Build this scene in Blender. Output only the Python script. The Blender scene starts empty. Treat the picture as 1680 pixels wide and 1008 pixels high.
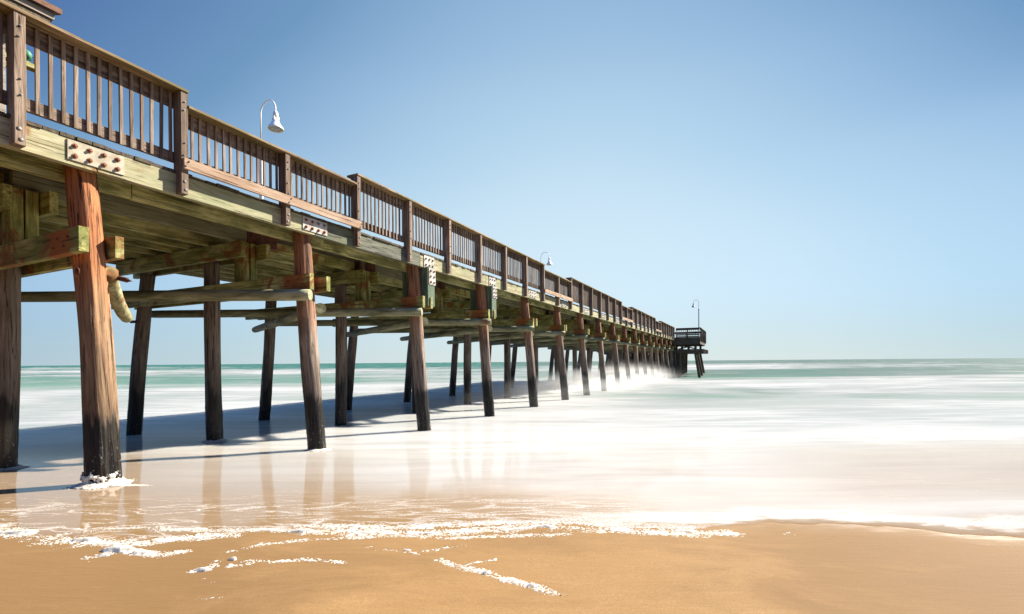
import bpy, bmesh, math, random
import numpy as np
from mathutils import Vector, Matrix, noise

random.seed(7)
R = math.radians
SC = bpy.context.scene
COL = SC.collection
# ------------------------------------------------------------------ camera
H = 1.6                                   # camera height above mean water level
TH = R(25.65)                             # pier direction, right of the view direction
F = 785.0 / 1680.0
cam = bpy.data.cameras.new('camera')
cam.sensor_fit = 'HORIZONTAL'; cam.sensor_width = 36; cam.lens = 36 * F
cam.shift_y = 90.0 / 1680.0
cam.clip_start = 0.05; cam.clip_end = 20000
co = bpy.data.objects.new('camera', cam); COL.objects.link(co)
co.matrix_world = Matrix.Translation((0, 0, H)) @ Matrix.Rotation(R(90), 4, 'X') @ Matrix.Rotation(R(-0.45), 4, 'Z')
SC.camera = co
# ------------------------------------------------------------------ sky, sun, exposure
SUN_B, SUN_E = R(59.3), R(37.9)
w = bpy.data.worlds.new('World'); SC.world = w; w.use_nodes = True
nt = w.node_tree; bg = nt.nodes['Background']
sky = nt.nodes.new('ShaderNodeTexSky'); sky.sky_type = 'NISHITA'; sky.sun_disc = False
sky.sun_elevation = SUN_E; sky.sun_rotation = SUN_B
sky.air_density = 0.9; sky.dust_density = 0.0; sky.ozone_density = 3.0; sky.altitude = 0
EXPO = 1.8
def wn(t, **k):
    o = nt.nodes.new(t)
    for a, b in k.items(): setattr(o, a, b)
    return o
def wm(op, a, b=0.0):
    o = wn('ShaderNodeMath', operation=op)
    for q, v in zip(o.inputs, (a, b)):
        if isinstance(v, bpy.types.NodeSocket): nt.links.new(v, q)
        else: q.default_value = v
    return o.outputs[0]
def wcurve(v, pts):
    o = wn('ShaderNodeFloatCurve'); c = o.mapping.curves[0]
    while len(c.points) < len(pts): c.points.new(.5, .5)
    for p, (x, y) in zip(c.points, pts): p.location = (x, y)
    o.mapping.update(); nt.links.new(v, o.inputs['Value']); return o.outputs[0]
# sky colour: the Nishita sky blended with a gradient over elevation and bearing (clear bright air to seaward, deep blue inland)
tcw = wn('ShaderNodeTexCoord'); sx = wn('ShaderNodeSeparateXYZ'); nt.links.new(tcw.outputs['Generated'], sx.inputs[0])
el = wm('DIVIDE', wm('MAXIMUM', wm('ARCSINE', sx.outputs[2]), 0.0), math.pi / 2)
az = wm('ARCTAN2', sx.outputs[0], sx.outputs[1])
off = wm('MINIMUM', wm('ABSOLUTE', wm('SUBTRACT', az, R(8))), R(62))
off2 = wm('DIVIDE', wm('MULTIPLY', off, off), 1.17)            # 0 .. 1
base = wcurve(el, [(0, .075), (.03, .08), (.14, .085), (.21, .125), (.30, .215), (.375, .335), (.6, .60), (1, 1.2)])
kk = wcurve(el, [(0, .28), (.1, .33), (.21, .54), (.30, .84), (.375, .82), (1, .3)])
back = wm('MULTIPLY', wm('MAXIMUM', wm('SUBTRACT', wm('ABSOLUTE', wm('SUBTRACT', az, R(12))), R(62)), 0.0), .9)   # landward sky, deeper blue
qq = wm('ADD', wm('ADD', base, wm('MULTIPLY', off2, kk)), back)
rp = wn('ShaderNodeValToRGB'); nt.links.new(wm('MULTIPLY', qq, .8), rp.inputs[0])
e = rp.color_ramp.elements
stops = [(.05, (.69, .86, .95)), (.10, (.60, .785, .91)), (.148, (.49, .70, .86)), (.30, (.31, .50, .72)), (.435, (.165, .325, .54)), (.71, (.072, .163, .39)), (.85, (.045, .15, .46)), (1, (.07, .22, .70))]
while len(e) < len(stops): e.new(.5)
for a, (p, c) in zip(e, stops): a.position = p; a.color = c + (1,)
sc_ = wn('ShaderNodeVectorMath', operation='SCALE'); hz = wn('ShaderNodeMapRange', interpolation_type='SMOOTHSTEP'); nt.links.new(el, hz.inputs[0]); hz.inputs[1].default_value = .0; hz.inputs[2].default_value = .09; hz.inputs[3].default_value = 1; hz.inputs[4].default_value = 0
hm = wn('ShaderNodeMix', data_type='RGBA', blend_type='MULTIPLY'); nt.links.new(hz.outputs[0], hm.inputs[0]); nt.links.new(rp.outputs[0], hm.inputs[6]); hm.inputs[7].default_value = (.97, .90, .82, 1)
zr = wn('ShaderNodeMapRange', interpolation_type='SMOOTHSTEP'); nt.links.new(el, zr.inputs[0]); zr.inputs[1].default_value = .45; zr.inputs[2].default_value = .7
za = wn('ShaderNodeMix', data_type='RGBA', blend_type='ADD'); nt.links.new(zr.outputs[0], za.inputs[0]); nt.links.new(hm.outputs[2], za.inputs[6]); za.inputs[7].default_value = (.12, .34, .62, 1)
nt.links.new(za.outputs[2], sc_.inputs[0]); sc_.inputs[3].default_value = .96 / (.12 * 2 ** EXPO)
mxw = wn('ShaderNodeMix', data_type='RGBA'); mxw.inputs[0].default_value = .97
nt.links.new(sky.outputs[0], mxw.inputs[6]); nt.links.new(sc_.outputs[0], mxw.inputs[7])
nt.links.new(mxw.outputs[2], bg.inputs[0]); bg.inputs[1].default_value = 0.12
sl = bpy.data.lights.new('sun', 'SUN'); sl.energy = 5.0; sl.angle = R(1.2); sl.color = (1, .93, .82)
so = bpy.data.objects.new('sun', sl); COL.objects.link(so)
sd = Vector((math.sin(SUN_B) * math.cos(SUN_E), math.cos(SUN_B) * math.cos(SUN_E), math.sin(SUN_E)))
so.rotation_euler = sd.to_track_quat('Z', 'Y').to_euler(); so.location = (20, 10, 20)
SC.view_settings.view_transform = 'Standard'; SC.view_settings.look = 'None'
SC.view_settings.exposure = EXPO; SC.view_settings.gamma = 1
SC.cycles.max_bounces = 8; SC.cycles.transparent_max_bounces = 12; SC.cycles.volume_bounces = 2
SC.cycles.use_denoising = True; SC.cycles.denoising_prefilter = 'ACCURATE'

# ------------------------------------------------------------------ node helpers
class NT:
    alb = .53                                # overall albedo level (the picture is exposed bright)
    def __init__(s, name):
        s.m = bpy.data.materials.new(name); s.m.use_nodes = True
        s.t = s.m.node_tree; s.t.nodes.clear()
        s.out = s.n('ShaderNodeOutputMaterial')
    def n(s, typ, **k):
        o = s.t.nodes.new(typ)
        for a, b in k.items(): setattr(o, a, b)
        return o
    def l(s, a, b):
        s.t.links.new(a, b)
    def put(s, sock, v):
        if isinstance(v, bpy.types.NodeSocket): s.l(v, sock)
        else: sock.default_value = v
    def math(s, op, a, b=0.0, c=0.0, clamp=False):
        o = s.n('ShaderNodeMath', operation=op, use_clamp=clamp)
        s.put(o.inputs[0], a); s.put(o.inputs[1], b); s.put(o.inputs[2], c)
        return o.outputs[0]
    def vmath(s, op, a, b=(0, 0, 0)):
        o = s.n('ShaderNodeVectorMath', operation=op); s.put(o.inputs[0], a); s.put(o.inputs[1], b)
        return o.outputs[0]
    def noise(s, vec, scale, detail=4, rough=.55, dist=0, out=0):
        o = s.n('ShaderNodeTexNoise'); s.put(o.inputs['Vector'], vec)
        o.inputs['Scale'].default_value = scale; o.inputs['Detail'].default_value = detail
        o.inputs['Roughness'].default_value = rough; o.inputs['Distortion'].default_value = dist
        return o.outputs[out]
    def sstep(s, v, a, b, lo=0.0, hi=1.0):
        o = s.n('ShaderNodeMapRange', interpolation_type='SMOOTHSTEP')
        s.put(o.inputs[0], v); s.put(o.inputs[1], a); s.put(o.inputs[2], b); s.put(o.inputs[3], lo); s.put(o.inputs[4], hi)
        return o.outputs[0]
    def mix(s, f, a, b, mode='MIX'):
        o = s.n('ShaderNodeMix', data_type='RGBA', blend_type=mode)
        s.put(o.inputs[0], f)
        for q, v in ((6, a), (7, b)):
            if isinstance(v, tuple): v = (v + (1,))[:4]
            s.put(o.inputs[q], v)
        return o.outputs[2]
    def ramp(s, v, stops):
        o = s.n('ShaderNodeValToRGB'); s.put(o.inputs[0], v)
        e = o.color_ramp.elements
        while len(e) < len(stops): e.new(.5)
        for q, (p, c) in zip(e, stops): q.position = p; q.color = (c + (1,))[:4]
        return o.outputs[0]
    def bump(s, h, strength, dist, prev=None):
        o = s.n('ShaderNodeBump'); s.put(o.inputs['Height'], h)
        s.put(o.inputs['Strength'], strength); o.inputs['Distance'].default_value = dist
        if prev is not None: s.l(prev, o.inputs['Normal'])
        return o.outputs[0]
    def pbr(s, col, rough=.7, spec=.3, normal=None, metal=0.0):
        o = s.n('ShaderNodeBsdfPrincipled')
        if isinstance(col, tuple): s.put(o.inputs['Base Color'], tuple(q * s.alb for q in col[:3]) + (1,))
        else:
            g = s.n('ShaderNodeVectorMath', operation='SCALE'); s.l(col, g.inputs[0]); g.inputs[3].default_value = s.alb
            s.l(g.outputs[0], o.inputs['Base Color'])
        s.put(o.inputs['Roughness'], rough)
        s.put(o.inputs['Specular IOR Level'], spec); s.put(o.inputs['Metallic'], metal)
        if normal is not None: s.l(normal, o.inputs['Normal'])
        return o.outputs[0]
    def done(s, sh):
        s.l(sh, s.out.inputs[0]); return s.m

def objcoord(m):
    tc = m.n('ShaderNodeTexCoord'); oi = m.n('ShaderNodeObjectInfo')
    k = m.n('ShaderNodeCombineXYZ')
    m.l(m.math('MULTIPLY', oi.outputs['Random'], 37.0), k.inputs[0])
    m.l(m.math('MULTIPLY', oi.outputs['Random'], 91.0), k.inputs[1])
    m.l(m.math('MULTIPLY', oi.outputs['Random'], 53.0), k.inputs[2])
    return tc.outputs['Object'], m.vmath('ADD', tc.outputs['Object'], k.outputs[0]), oi.outputs['Random']

def wood(name, axis, c_dark, c_mid, c_light, patch=None, p_amt=.5, rust=None, r_amt=.0, end_rust=0, rough=.8, vary=.25, crack=.6):
    m = NT(name); raw, v, rnd = objcoord(m)
    st = [1.0, 1.0, 1.0]; st['xyz'.index(axis)] = 0.07
    g = m.vmath('MULTIPLY', v, tuple(st))
    grain = m.noise(g, 22, 5, .6, .6)
    fine = m.noise(g, 75, 3, .6, .2)
    st2 = [1.0, 1.0, 1.0]; st2['xyz'.index(axis)] = 0.035
    g2 = m.vmath('MULTIPLY', v, tuple(st2))
    cr = m.noise(g2, 30, 4, .6, .9)
    crm = m.sstep(cr, .34, .40, 1, 0)
    col = m.ramp(grain, [(.28, c_dark), (.5, c_mid), (.72, c_light)])
    col = m.mix(m.sstep(fine, .3, .7, 0, .35), col, c_dark)
    if patch:
        st3 = [1.0, 1.0, 1.0]; st3['xyz'.index(axis)] = 0.4
        pn = m.noise(m.vmath('MULTIPLY', v, tuple(st3)), 3.2, 5, .62, .5)
        col = m.mix(m.sstep(pn, .5 - .12, .5 + .14, 0, p_amt), col, patch)
    if rust:
        rn = m.noise(v, 2.3, 5, .65, .8)
        col = m.mix(m.sstep(rn, .60 - r_amt * .1, .72 - r_amt * .1, 0, .85), col, rust)
    if end_rust:          # rust run-off round the through-bolts near the seaward end of each beam
        sp = m.n('ShaderNodeSeparateXYZ'); m.l(raw, sp.inputs[0])
        dx = m.math('ABSOLUTE', m.math('SUBTRACT', sp.outputs[0], end_rust))
        en = m.noise(v, 6, 5, .65, .6)
        col = m.mix(m.sstep(m.math('ADD', m.math('MULTIPLY', dx, -1.6), en), -.02, .28, 0, .9), col, (.42, .13, .03))
    col = m.mix(m.math('MULTIPLY', crm, crack), col, tuple(.22 * x for x in c_dark))
    hsv = m.n('ShaderNodeHueSaturation'); m.put(hsv.inputs['Color'], col)
    m.put(hsv.inputs['Value'], m.math('ADD', 1.04 - vary * .5, m.math('MULTIPLY', rnd, vary)))
    h = m.math('ADD', m.math('MULTIPLY', grain, .8), m.math('ADD', m.math('MULTIPLY', fine, .35), m.math('MULTIPLY', crm, -1.1)))
    return m.done(m.pbr(hsv.outputs[0], rough, .2, m.bump(h, 1.0, .008)))

BR = ((.07, .047, .033), (.37, .27, .19), (.61, .50, .40))
RAIL = lambda ax: wood('weathered_rail_wood_' + ax, ax, *BR, patch=(.22, .13, .08), p_amt=.4, vary=.5)
M_POST = RAIL('z'); M_RAILY = RAIL('y'); M_RAILX = RAIL('x')
M_CAP = wood('bleached_cap_board', 'y', (.17, .10, .045), (.42, .28, .15), (.62, .47, .30), patch=(.20, .17, .05), p_amt=.7)
M_PLANK = wood('bleached_plank', 'y', (.36, .22, .13), (.66, .47, .32), (.80, .64, .48), patch=(.40, .22, .12), p_amt=.4)
M_FASC = wood('treated_fascia', 'y', (.25, .22, .10), (.60, .54, .32), (.76, .70, .48), patch=(.32, .36, .18), p_amt=.6, rust=(.34, .17, .05), r_amt=.15, vary=.15)
M_GREY = wood('grey_fascia', 'y', (.09, .09, .065), (.20, .20, .15), (.32, .31, .24), patch=(.17, .19, .10), p_amt=.6, vary=.15)
GR = ((.15, .14, .035), (.64, .61, .20), (.90, .85, .44))
GRP = dict(patch=(.17, .19, .035), p_amt=.8, rust=(.30, .095, .022), r_amt=.9)
M_BX = wood('mossy_beam_x', 'x', *GR, end_rust=2.62, **GRP); M_BY = wood('mossy_beam_y', 'y', *GR, **GRP); M_BZ = wood('mossy_post_z', 'z', *GR, **GRP)
M_JOIST = wood('mossy_joist', 'y', (.22, .20, .05), (.72, .68, .27), (.92, .86, .48), patch=(.12, .12, .03), p_amt=.8)
M_PALE = wood('pale_girder', 'y', (.17, .16, .08), (.36, .33, .19), (.48, .45, .29), patch=(.22, .23, .09), p_amt=.5)
M_BLOCK = wood('green_block_timber', 'z', (.08, .12, .075), (.19, .25, .165), (.36, .40, .27), patch=(.10, .16, .10), p_amt=.6, crack=.9)
M_DARK = wood('dark_platform_timber_x', 'x', (.055, .040, .028), (.17, .122, .085), (.31, .235, .17), patch=(.11, .105, .05), p_amt=.4)
M_DARKZ = wood('dark_platform_timber_z', 'z', (.055, .040, .028), (.17, .122, .085), (.31, .235, .17), patch=(.11, .105, .05), p_amt=.4)
M_DECK = wood('deck_plank', 'x', (.055, .040, .028), (.14, .10, .068), (.26, .20, .14), patch=(.10, .10, .04), p_amt=.5, vary=.1)
M_SIDING = wood('kiosk_siding', 'z', (.22, .13, .10), (.42, .29, .24), (.56, .43, .36), patch=(.3, .16, .11), p_amt=.6)
M_TRIM = wood('kiosk_trim', 'y', (.30, .24, .17), (.55, .48, .38), (.68, .62, .52))

def log_mat():
    m = NT('round_brace_log'); raw, v, rnd = objcoord(m)
    g = m.vmath('MULTIPLY', v, (1, .12, 1)); grain = m.noise(g, 16, 5, .6, .8)
    col = m.ramp(grain, [(.3, (.18, .18, .08)), (.5, (.44, .43, .25)), (.72, (.62, .59, .38))])
    mo = m.noise(m.vmath('MULTIPLY', v, (1, .2, 1)), 3.5, 5, .65, .6)
    col = m.mix(m.sstep(mo, .42, .66, 0, .8), col, (.085, .10, .03))
    rn = m.noise(v, 2.1, 5, .6, .6)
    col = m.mix(m.sstep(rn, .60, .72, 0, .85), col, (.28, .10, .03))
    return m.done(m.pbr(col, .75, .25, m.bump(grain, .8, .006)))
M_LOG = log_mat()

def pile_mat(name, top, mid, low, orange):
    m = NT(name); raw, v, rnd = objcoord(m)
    sx = m.n('ShaderNodeSeparateXYZ'); m.l(raw, sx.inputs[0]); z = sx.outputs[2]
    g = m.vmath('MULTIPLY', v, (1, 1, .05)); grain = m.noise(g, 26, 6, .62, .5)
    fis = m.noise(m.vmath('MULTIPLY', v, (1, 1, .05)), 30, 6, .68, .6)
    crm = m.sstep(fis, .37, .43, 1, 0)
    col = m.ramp(grain, [(.28, tuple(.35 * q for q in mid)), (.5, mid), (.72, low)])
    zz = m.math('ADD', z, m.math('MULTIPLY', m.math('SUBTRACT', m.noise(v, 2.4, 4, .6), .5), 1.2))
    up = m.sstep(zz, 1.5, 3.3, 0, orange)
    col = m.mix(up, col, m.ramp(grain, [(.3, tuple(.3 * q for q in top)), (.52, top), (.75, tuple(min(1, 1.5 * q) for q in top))]))
    rn = m.noise(m.vmath('MULTIPLY', v, (1, 1, .35)), 3.0, 5, .65, .5)
    col = m.mix(m.sstep(rn, .52, .72, 0, .45), col, (.16, .15, .075))
    dn = m.noise(m.vmath('MULTIPLY', v, (1, 1, .16)), 3.4, 6, .68, .7)
    col = m.mix(m.sstep(dn, .46, .66, 0, .75), col, (.085, .055, .035))
    # tide stain, ragged upper edge following the grain
    edge = m.math('ADD', z, m.math('ADD', m.math('MULTIPLY', m.math('SUBTRACT', m.noise(m.vmath('MULTIPLY', v, (1, 1, .12)), 9, 5, .6), .5), 1.25), m.math('MULTIPLY', rnd, -.15)))
    wet = m.sstep(edge, .86, 1.06, 1, 0)
    wet2 = m.sstep(edge, .9, 1.9, .7, 0)
    dk = m.ramp(grain, [(.35, (.008, .007, .006)), (.6, (.028, .024, .018)), (.8, (.07, .055, .035))])
    col = m.mix(wet2, col, tuple(.3 * q for q in mid))
    col = m.mix(m.math('MULTIPLY', wet, .96), col, dk)
    sp = m.noise(v, 34, 3, .6)
    spm = m.math('MULTIPLY', m.sstep(sp, .64, .68), m.sstep(z, .2, .9, 1, 0))
    col = m.mix(spm, col, (.62, .58, .5))
    col = m.mix(m.math('MULTIPLY', crm, .8), col, (.012, .009, .007))
    rg = m.math('ADD', .8, m.math('MULTIPLY', wet, -.45))
    h = m.math('ADD', grain, m.math('MULTIPLY', crm, -1.3))
    return m.done(m.pbr(col, rg, .25, m.bump(h, 1.0, .014)))
M_PILE = pile_mat('outer_pile_wood', (.46, .19, .08), (.42, .315, .235), (.64, .52, .41), .95)
M_PILE2 = pile_mat('inner_pile_wood', (.30, .20, .14), (.33, .26, .20), (.48, .40, .32), .5)

def simple(name, col, rough=.5, metal=0.0, nscale=0, c2=None, spec=.4, alb=.53):
    m = NT(name); m.alb = alb
    if nscale:
        raw, v, rnd = objcoord(m); nn = m.noise(v, nscale, 5, .65)
        c = m.mix(m.sstep(nn, .40, .62), col, c2)
        return m.done(m.pbr(c, rough, spec, m.bump(nn, .5, .004), metal))
    return m.done(m.pbr(col, rough, spec, None, metal))
M_RUST = simple('rusted_steel', (.24, .075, .03), .8, .2, 14, (.09, .035, .02))
M_RUSTB = simple('rusty_bolt', (.46, .19, .09), .75, .1, 40, (.30, .10, .04))
M_GALV = simple('galvanised_bolt', (.36, .34, .29), .6, .3, 30, (.20, .15, .11))
M_CREAM = simple('painted_plate', (.58, .54, .39), .6, 0, 7, (.44, .36, .23))
M_ZINC = simple('zinc_plate', (.70, .67, .60), .6, 0, 9, (.44, .35, .26))
M_WHITE = simple('white_lamp_enamel', (.80, .76, .68), .4, alb=.95)
M_GREYP = simple('grey_lamp_pole', (.30, .33, .34), .4, .3)
M_LENS = simple('lamp_glass', (.42, .44, .36), .15, 0, 0, None, .6)
M_GREEN = simple('green_lantern', (.06, .30, .17), .6)
M_ROOF = simple('brown_shingle', (.30, .15, .08), .85, 0, 20, (.20, .09, .05))

# ------------------------------------------------------------------ object helpers
def link(name, mesh, mat, parent=None, loc=(0, 0, 0), rot=None):
    o = bpy.data.objects.new(name, mesh); COL.objects.link(o)
    if mesh is not None and not mesh.materials: mesh.materials.append(mat)
    elif mesh is not None and mat is not None and mesh.materials[0] != mat:
        o.material_slots[0].link = 'OBJECT'; o.material_slots[0].material = mat
    o.location = loc
    if rot is not None:
        if isinstance(rot, Matrix): o.rotation_euler = rot.to_euler()
        else: o.rotation_euler = rot
    if parent: o.parent = parent
    return o
def tag(o, label=None, cat=None, group=None, kind=None):
    for k, v in (('label', label), ('category', cat), ('group', group), ('kind', kind)):
        if v: o[k] = v
    return o
def empty(name, loc, rz, label, cat, group=None):
    o = bpy.data.objects.new(name, None); COL.objects.link(o)
    o.location = loc; o.rotation_euler = (0, 0, rz); o.empty_display_size = .3
    return tag(o, label, cat, group)
def bm_mesh(bm, name, smooth=False):
    me = bpy.data.meshes.new(name); bm.to_mesh(me); bm.free()
    if smooth:
        for p in me.polygons: p.use_smooth = True
    return me
_c = {}
def box_mesh(dx, dy, dz, bev=.004):
    key = (round(dx, 3), round(dy, 3), round(dz, 3), bev)
    if key in _c: return _c[key]
    bm = bmesh.new(); bmesh.ops.create_cube(bm, size=1)
    bmesh.ops.scale(bm, vec=(dx, dy, dz), verts=bm.verts)
    if bev: bmesh.ops.bevel(bm, geom=bm.edges[:], offset=min(bev, .2 * min(dx, dy, dz)), segments=1, affect='EDGES')
    _c[key] = bm_mesh(bm, 'board'); return _c[key]
def add_box(bm, c, d, rot=None, bev=0):
    r = bmesh.ops.create_cube(bm, size=1); vs = r['verts']
    bmesh.ops.scale(bm, vec=d, verts=vs)
    if rot is not None: bmesh.ops.rotate(bm, matrix=rot, verts=vs)
    bmesh.ops.translate(bm, vec=c, verts=vs)
def add_lathe(bm, prof, seg=20, mat=None):
    rings = []
    for r, z in prof:
        rings.append([bm.verts.new((r * math.cos(2 * math.pi * k / seg), r * math.sin(2 * math.pi * k / seg), z)) for k in range(seg)])
    for a, b in zip(rings, rings[1:]):
        for k in range(seg): bm.faces.new((a[k], a[(k + 1) % seg], b[(k + 1) % seg], b[k]))
    if prof[0][0] > 1e-4: bm.faces.new(rings[0][::-1])
    if prof[-1][0] > 1e-4: bm.faces.new(rings[-1])
    if mat is not None: bmesh.ops.transform(bm, matrix=mat, verts=[v for q in rings for v in q])
def add_tube(bm, pts, rad, seg=12):
    rings = []; n = len(pts); pts = [Vector(p) for p in pts]
    for i, p in enumerate(pts):
        t = (pts[min(i + 1, n - 1)] - pts[max(i - 1, 0)]).normalized()
        a = t.cross(Vector((0, 1, 0.01))).normalized(); b = t.cross(a)
        r = rad[i] if isinstance(rad, (list, tuple)) else rad
        rings.append([bm.verts.new(p + r * (math.cos(2 * math.pi * k / seg) * a + math.sin(2 * math.pi * k / seg) * b)) for k in range(seg)])
    for a, b in zip(rings, rings[1:]):
        for k in range(seg): bm.faces.new((a[k], b[k], b[(k + 1) % seg], a[(k + 1) % seg]))
    bm.faces.new(rings[0]); bm.faces.new(rings[-1][::-1])

OX = -9.2                                  # the pier's centre line
def W(X, Y, Zc=0.0):                        # pier frame (relative to the shore point) -> world
    return Vector((X * math.cos(TH) + Y * math.sin(TH), Y * math.cos(TH) - X * math.sin(TH), Zc + H))
def PL(X, Y, Zc): return Vector((X - OX, Y, Zc + H))

# ------------------------------------------------------------------ sand
def sand_z(x, d):
    s = .27 + (5.2 - d) * .052
    s = np.where(d < 3.6, .3532 + (3.6 - d) * .035, s)
    s = s + .012 * np.sin(x * .9 + 1.3) * np.exp(-((d - 4) / 6) ** 2) + .004 * np.sin(x * 3.1 + d * 1.7)
    return np.maximum(s, -1.2)
def grid_mesh(name, xs, ds, zf, attrs=None, fan=False):
    nx, nd = len(xs), len(ds)
    D, X = np.meshgrid(ds, xs, indexing='ij')
    return X, D
def mesh_from(X, D, Z, name, attrs):
    nd, nx = X.shape
    me = bpy.data.meshes.new(name)
    co_ = np.stack([X, D, Z], -1).reshape(-1, 3).astype(np.float32)
    i = np.arange(nd * nx).reshape(nd, nx)
    f = np.stack([i[:-1, :-1], i[:-1, 1:], i[1:, 1:], i[1:, :-1]], -1).reshape(-1, 4)
    me.vertices.add(len(co_)); me.vertices.foreach_set('co', co_.ravel())
    me.loops.add(f.size); me.loops.foreach_set('vertex_index', f.ravel().astype(np.int32))
    me.polygons.add(len(f)); me.polygons.foreach_set('loop_start', np.arange(0, f.size, 4, dtype=np.int32))
    me.polygons.foreach_set('loop_total', np.full(len(f), 4, dtype=np.int32))
    me.polygons.foreach_set('use_smooth', np.ones(len(f), dtype=bool))
    me.update(); me.validate()
    for k, a in (attrs or {}).items():
        at = me.attributes.new(k, 'FLOAT', 'POINT'); at.data.foreach_set('value', a.ravel().astype(np.float32))
    return me
EX = [-60, -9, -3.9, -3.1, -2.4, -1.5, -.9, 0, .7, 1.4, 2.0, 2.8, 3.5, 9, 60]
ED = [3.75, 3.65, 3.52, 3.40, 3.46, 3.50, 3.62, 3.66, 3.52, 3.46, 3.66, 3.50, 3.30, 3.2, 3.2]
def shore(x):
    return np.interp(x, EX, ED) + .03 * np.sin(x * 5.3) + .018 * np.sin(x * 13.1 + 1) + .010 * np.sin(x * 29 + 2) + .006 * np.sin(x * 57)
xs = np.concatenate([np.linspace(-400, -12, 20), np.linspace(-11.8, -4.4, 30), np.linspace(-4.3, 4.3, 500), np.linspace(4.4, 11.8, 30), np.linspace(12, 400, 20)])
ds = np.concatenate([np.linspace(-300, -2, 14), np.linspace(-1.5, 2.2, 30), np.linspace(2.22, 4.4, 170), np.linspace(4.5, 24, 50)])
D, X = np.meshgrid(ds, xs, indexing='ij')
wet = .3 * np.clip(1 - (shore(X) - D) / .22, 0, 1) * np.clip((X - 1.0) / 1.6, 0, 1)
damp = np.clip(1 - (shore(X) - D) / .9, 0, 1)
def ground(px, py, z=.36):
    a, b = px - 840, -(py - 594); r = R(.45)
    u = a * math.cos(r) + b * math.sin(r); v = -a * math.sin(r) + b * math.cos(r)
    d = (z - H) / (v / 785)
    return u / 785 * d, d
vignette = np.clip(np.interp(X, [-3.2, -1.2, -.2, .6, 3.0], [1, .6, .1, 0.05, 1]), 0, 1)  # vignette painted into the sand colour, darkening it towards both sides
me = mesh_from(X, D, sand_z(X, D), 'sand', {'wet': wet, 'damp': damp, 'vignette': vignette})
m = NT('beach_sand'); m.alb = .44; geo = m.n('ShaderNodeNewGeometry').outputs['Position']
a1 = m.n('ShaderNodeAttribute', attribute_name='wet').outputs['Fac']
a2 = m.n('ShaderNodeAttribute', attribute_name='damp').outputs['Fac']
n1 = m.noise(geo, 1.1, 5, .6); n2 = m.noise(geo, 110, 4, .75); n3 = m.noise(m.vmath('MULTIPLY', geo, (1, 4, 1)), 3, 5, .6, .4); n4 = m.noise(geo, 620, 1, .5)
col = m.ramp(n1, [(.3, (.50, .285, .112)), (.7, (.59, .345, .142))])
col = m.mix(m.sstep(n2, .35, .75, 0, .7), col, (.27, .14, .05))
col = m.mix(m.sstep(n4, .58, .75, 0, .6), col, (.78, .56, .32))
col = m.mix(m.sstep(n3, .4, .7, 0, .25), col, (.42, .235, .09))
a4 = m.n('ShaderNodeAttribute', attribute_name='vignette').outputs['Fac']
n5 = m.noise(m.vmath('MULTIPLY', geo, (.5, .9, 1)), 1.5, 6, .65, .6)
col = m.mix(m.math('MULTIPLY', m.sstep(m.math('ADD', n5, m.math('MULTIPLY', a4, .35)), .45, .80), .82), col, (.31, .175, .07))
col = m.mix(m.math('MULTIPLY', a2, .35), col, (.40, .235, .10))
rg = m.sstep(m.math('ADD', a1, m.math('MULTIPLY', m.math('SUBTRACT', n3, .5), .8)), .1, .7, .85, .15)
bmp = m.bump(m.math('ADD', n2, m.math('MULTIPLY', n4, .5)), .6, .0015, m.bump(n3, .35, .015))
m.done(m.pbr(col, rg, m.math('ADD', .12, m.math('MULTIPLY', a1, .5)), bmp))
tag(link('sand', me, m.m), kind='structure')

# dark hill added unseen behind the viewer to cut fill light on the pier
gx = np.linspace(-160, 160, 90); gd = np.linspace(-120, -9, 60); Dg, Xg = np.meshgrid(gd, gx, indexing='ij')
hz_ = 5.2 * np.clip((-9 - Dg) / 9, 0, 1) ** 1.4 * (.8 + .2 * np.sin(Xg * .13 + np.sin(Dg * .2)) + .1 * np.sin(Xg * .41 + Dg * .3)) + .55
dm = mesh_from(Xg, Dg, hz_, 'fill_block_hill', {})
m = NT('fill_block_hill_dark'); geo = m.n('ShaderNodeNewGeometry').outputs['Position']; n1 = m.noise(geo, 3, 6, .65)
m.done(m.pbr(m.ramp(n1, [(.35, (.045, .06, .02)), (.55, (.10, .10, .04)), (.7, (.30, .22, .12))]), .9, .1, m.bump(n1, .8, .1)))
tag(link('fill_block_hill', dm, m.m), kind='structure')

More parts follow.
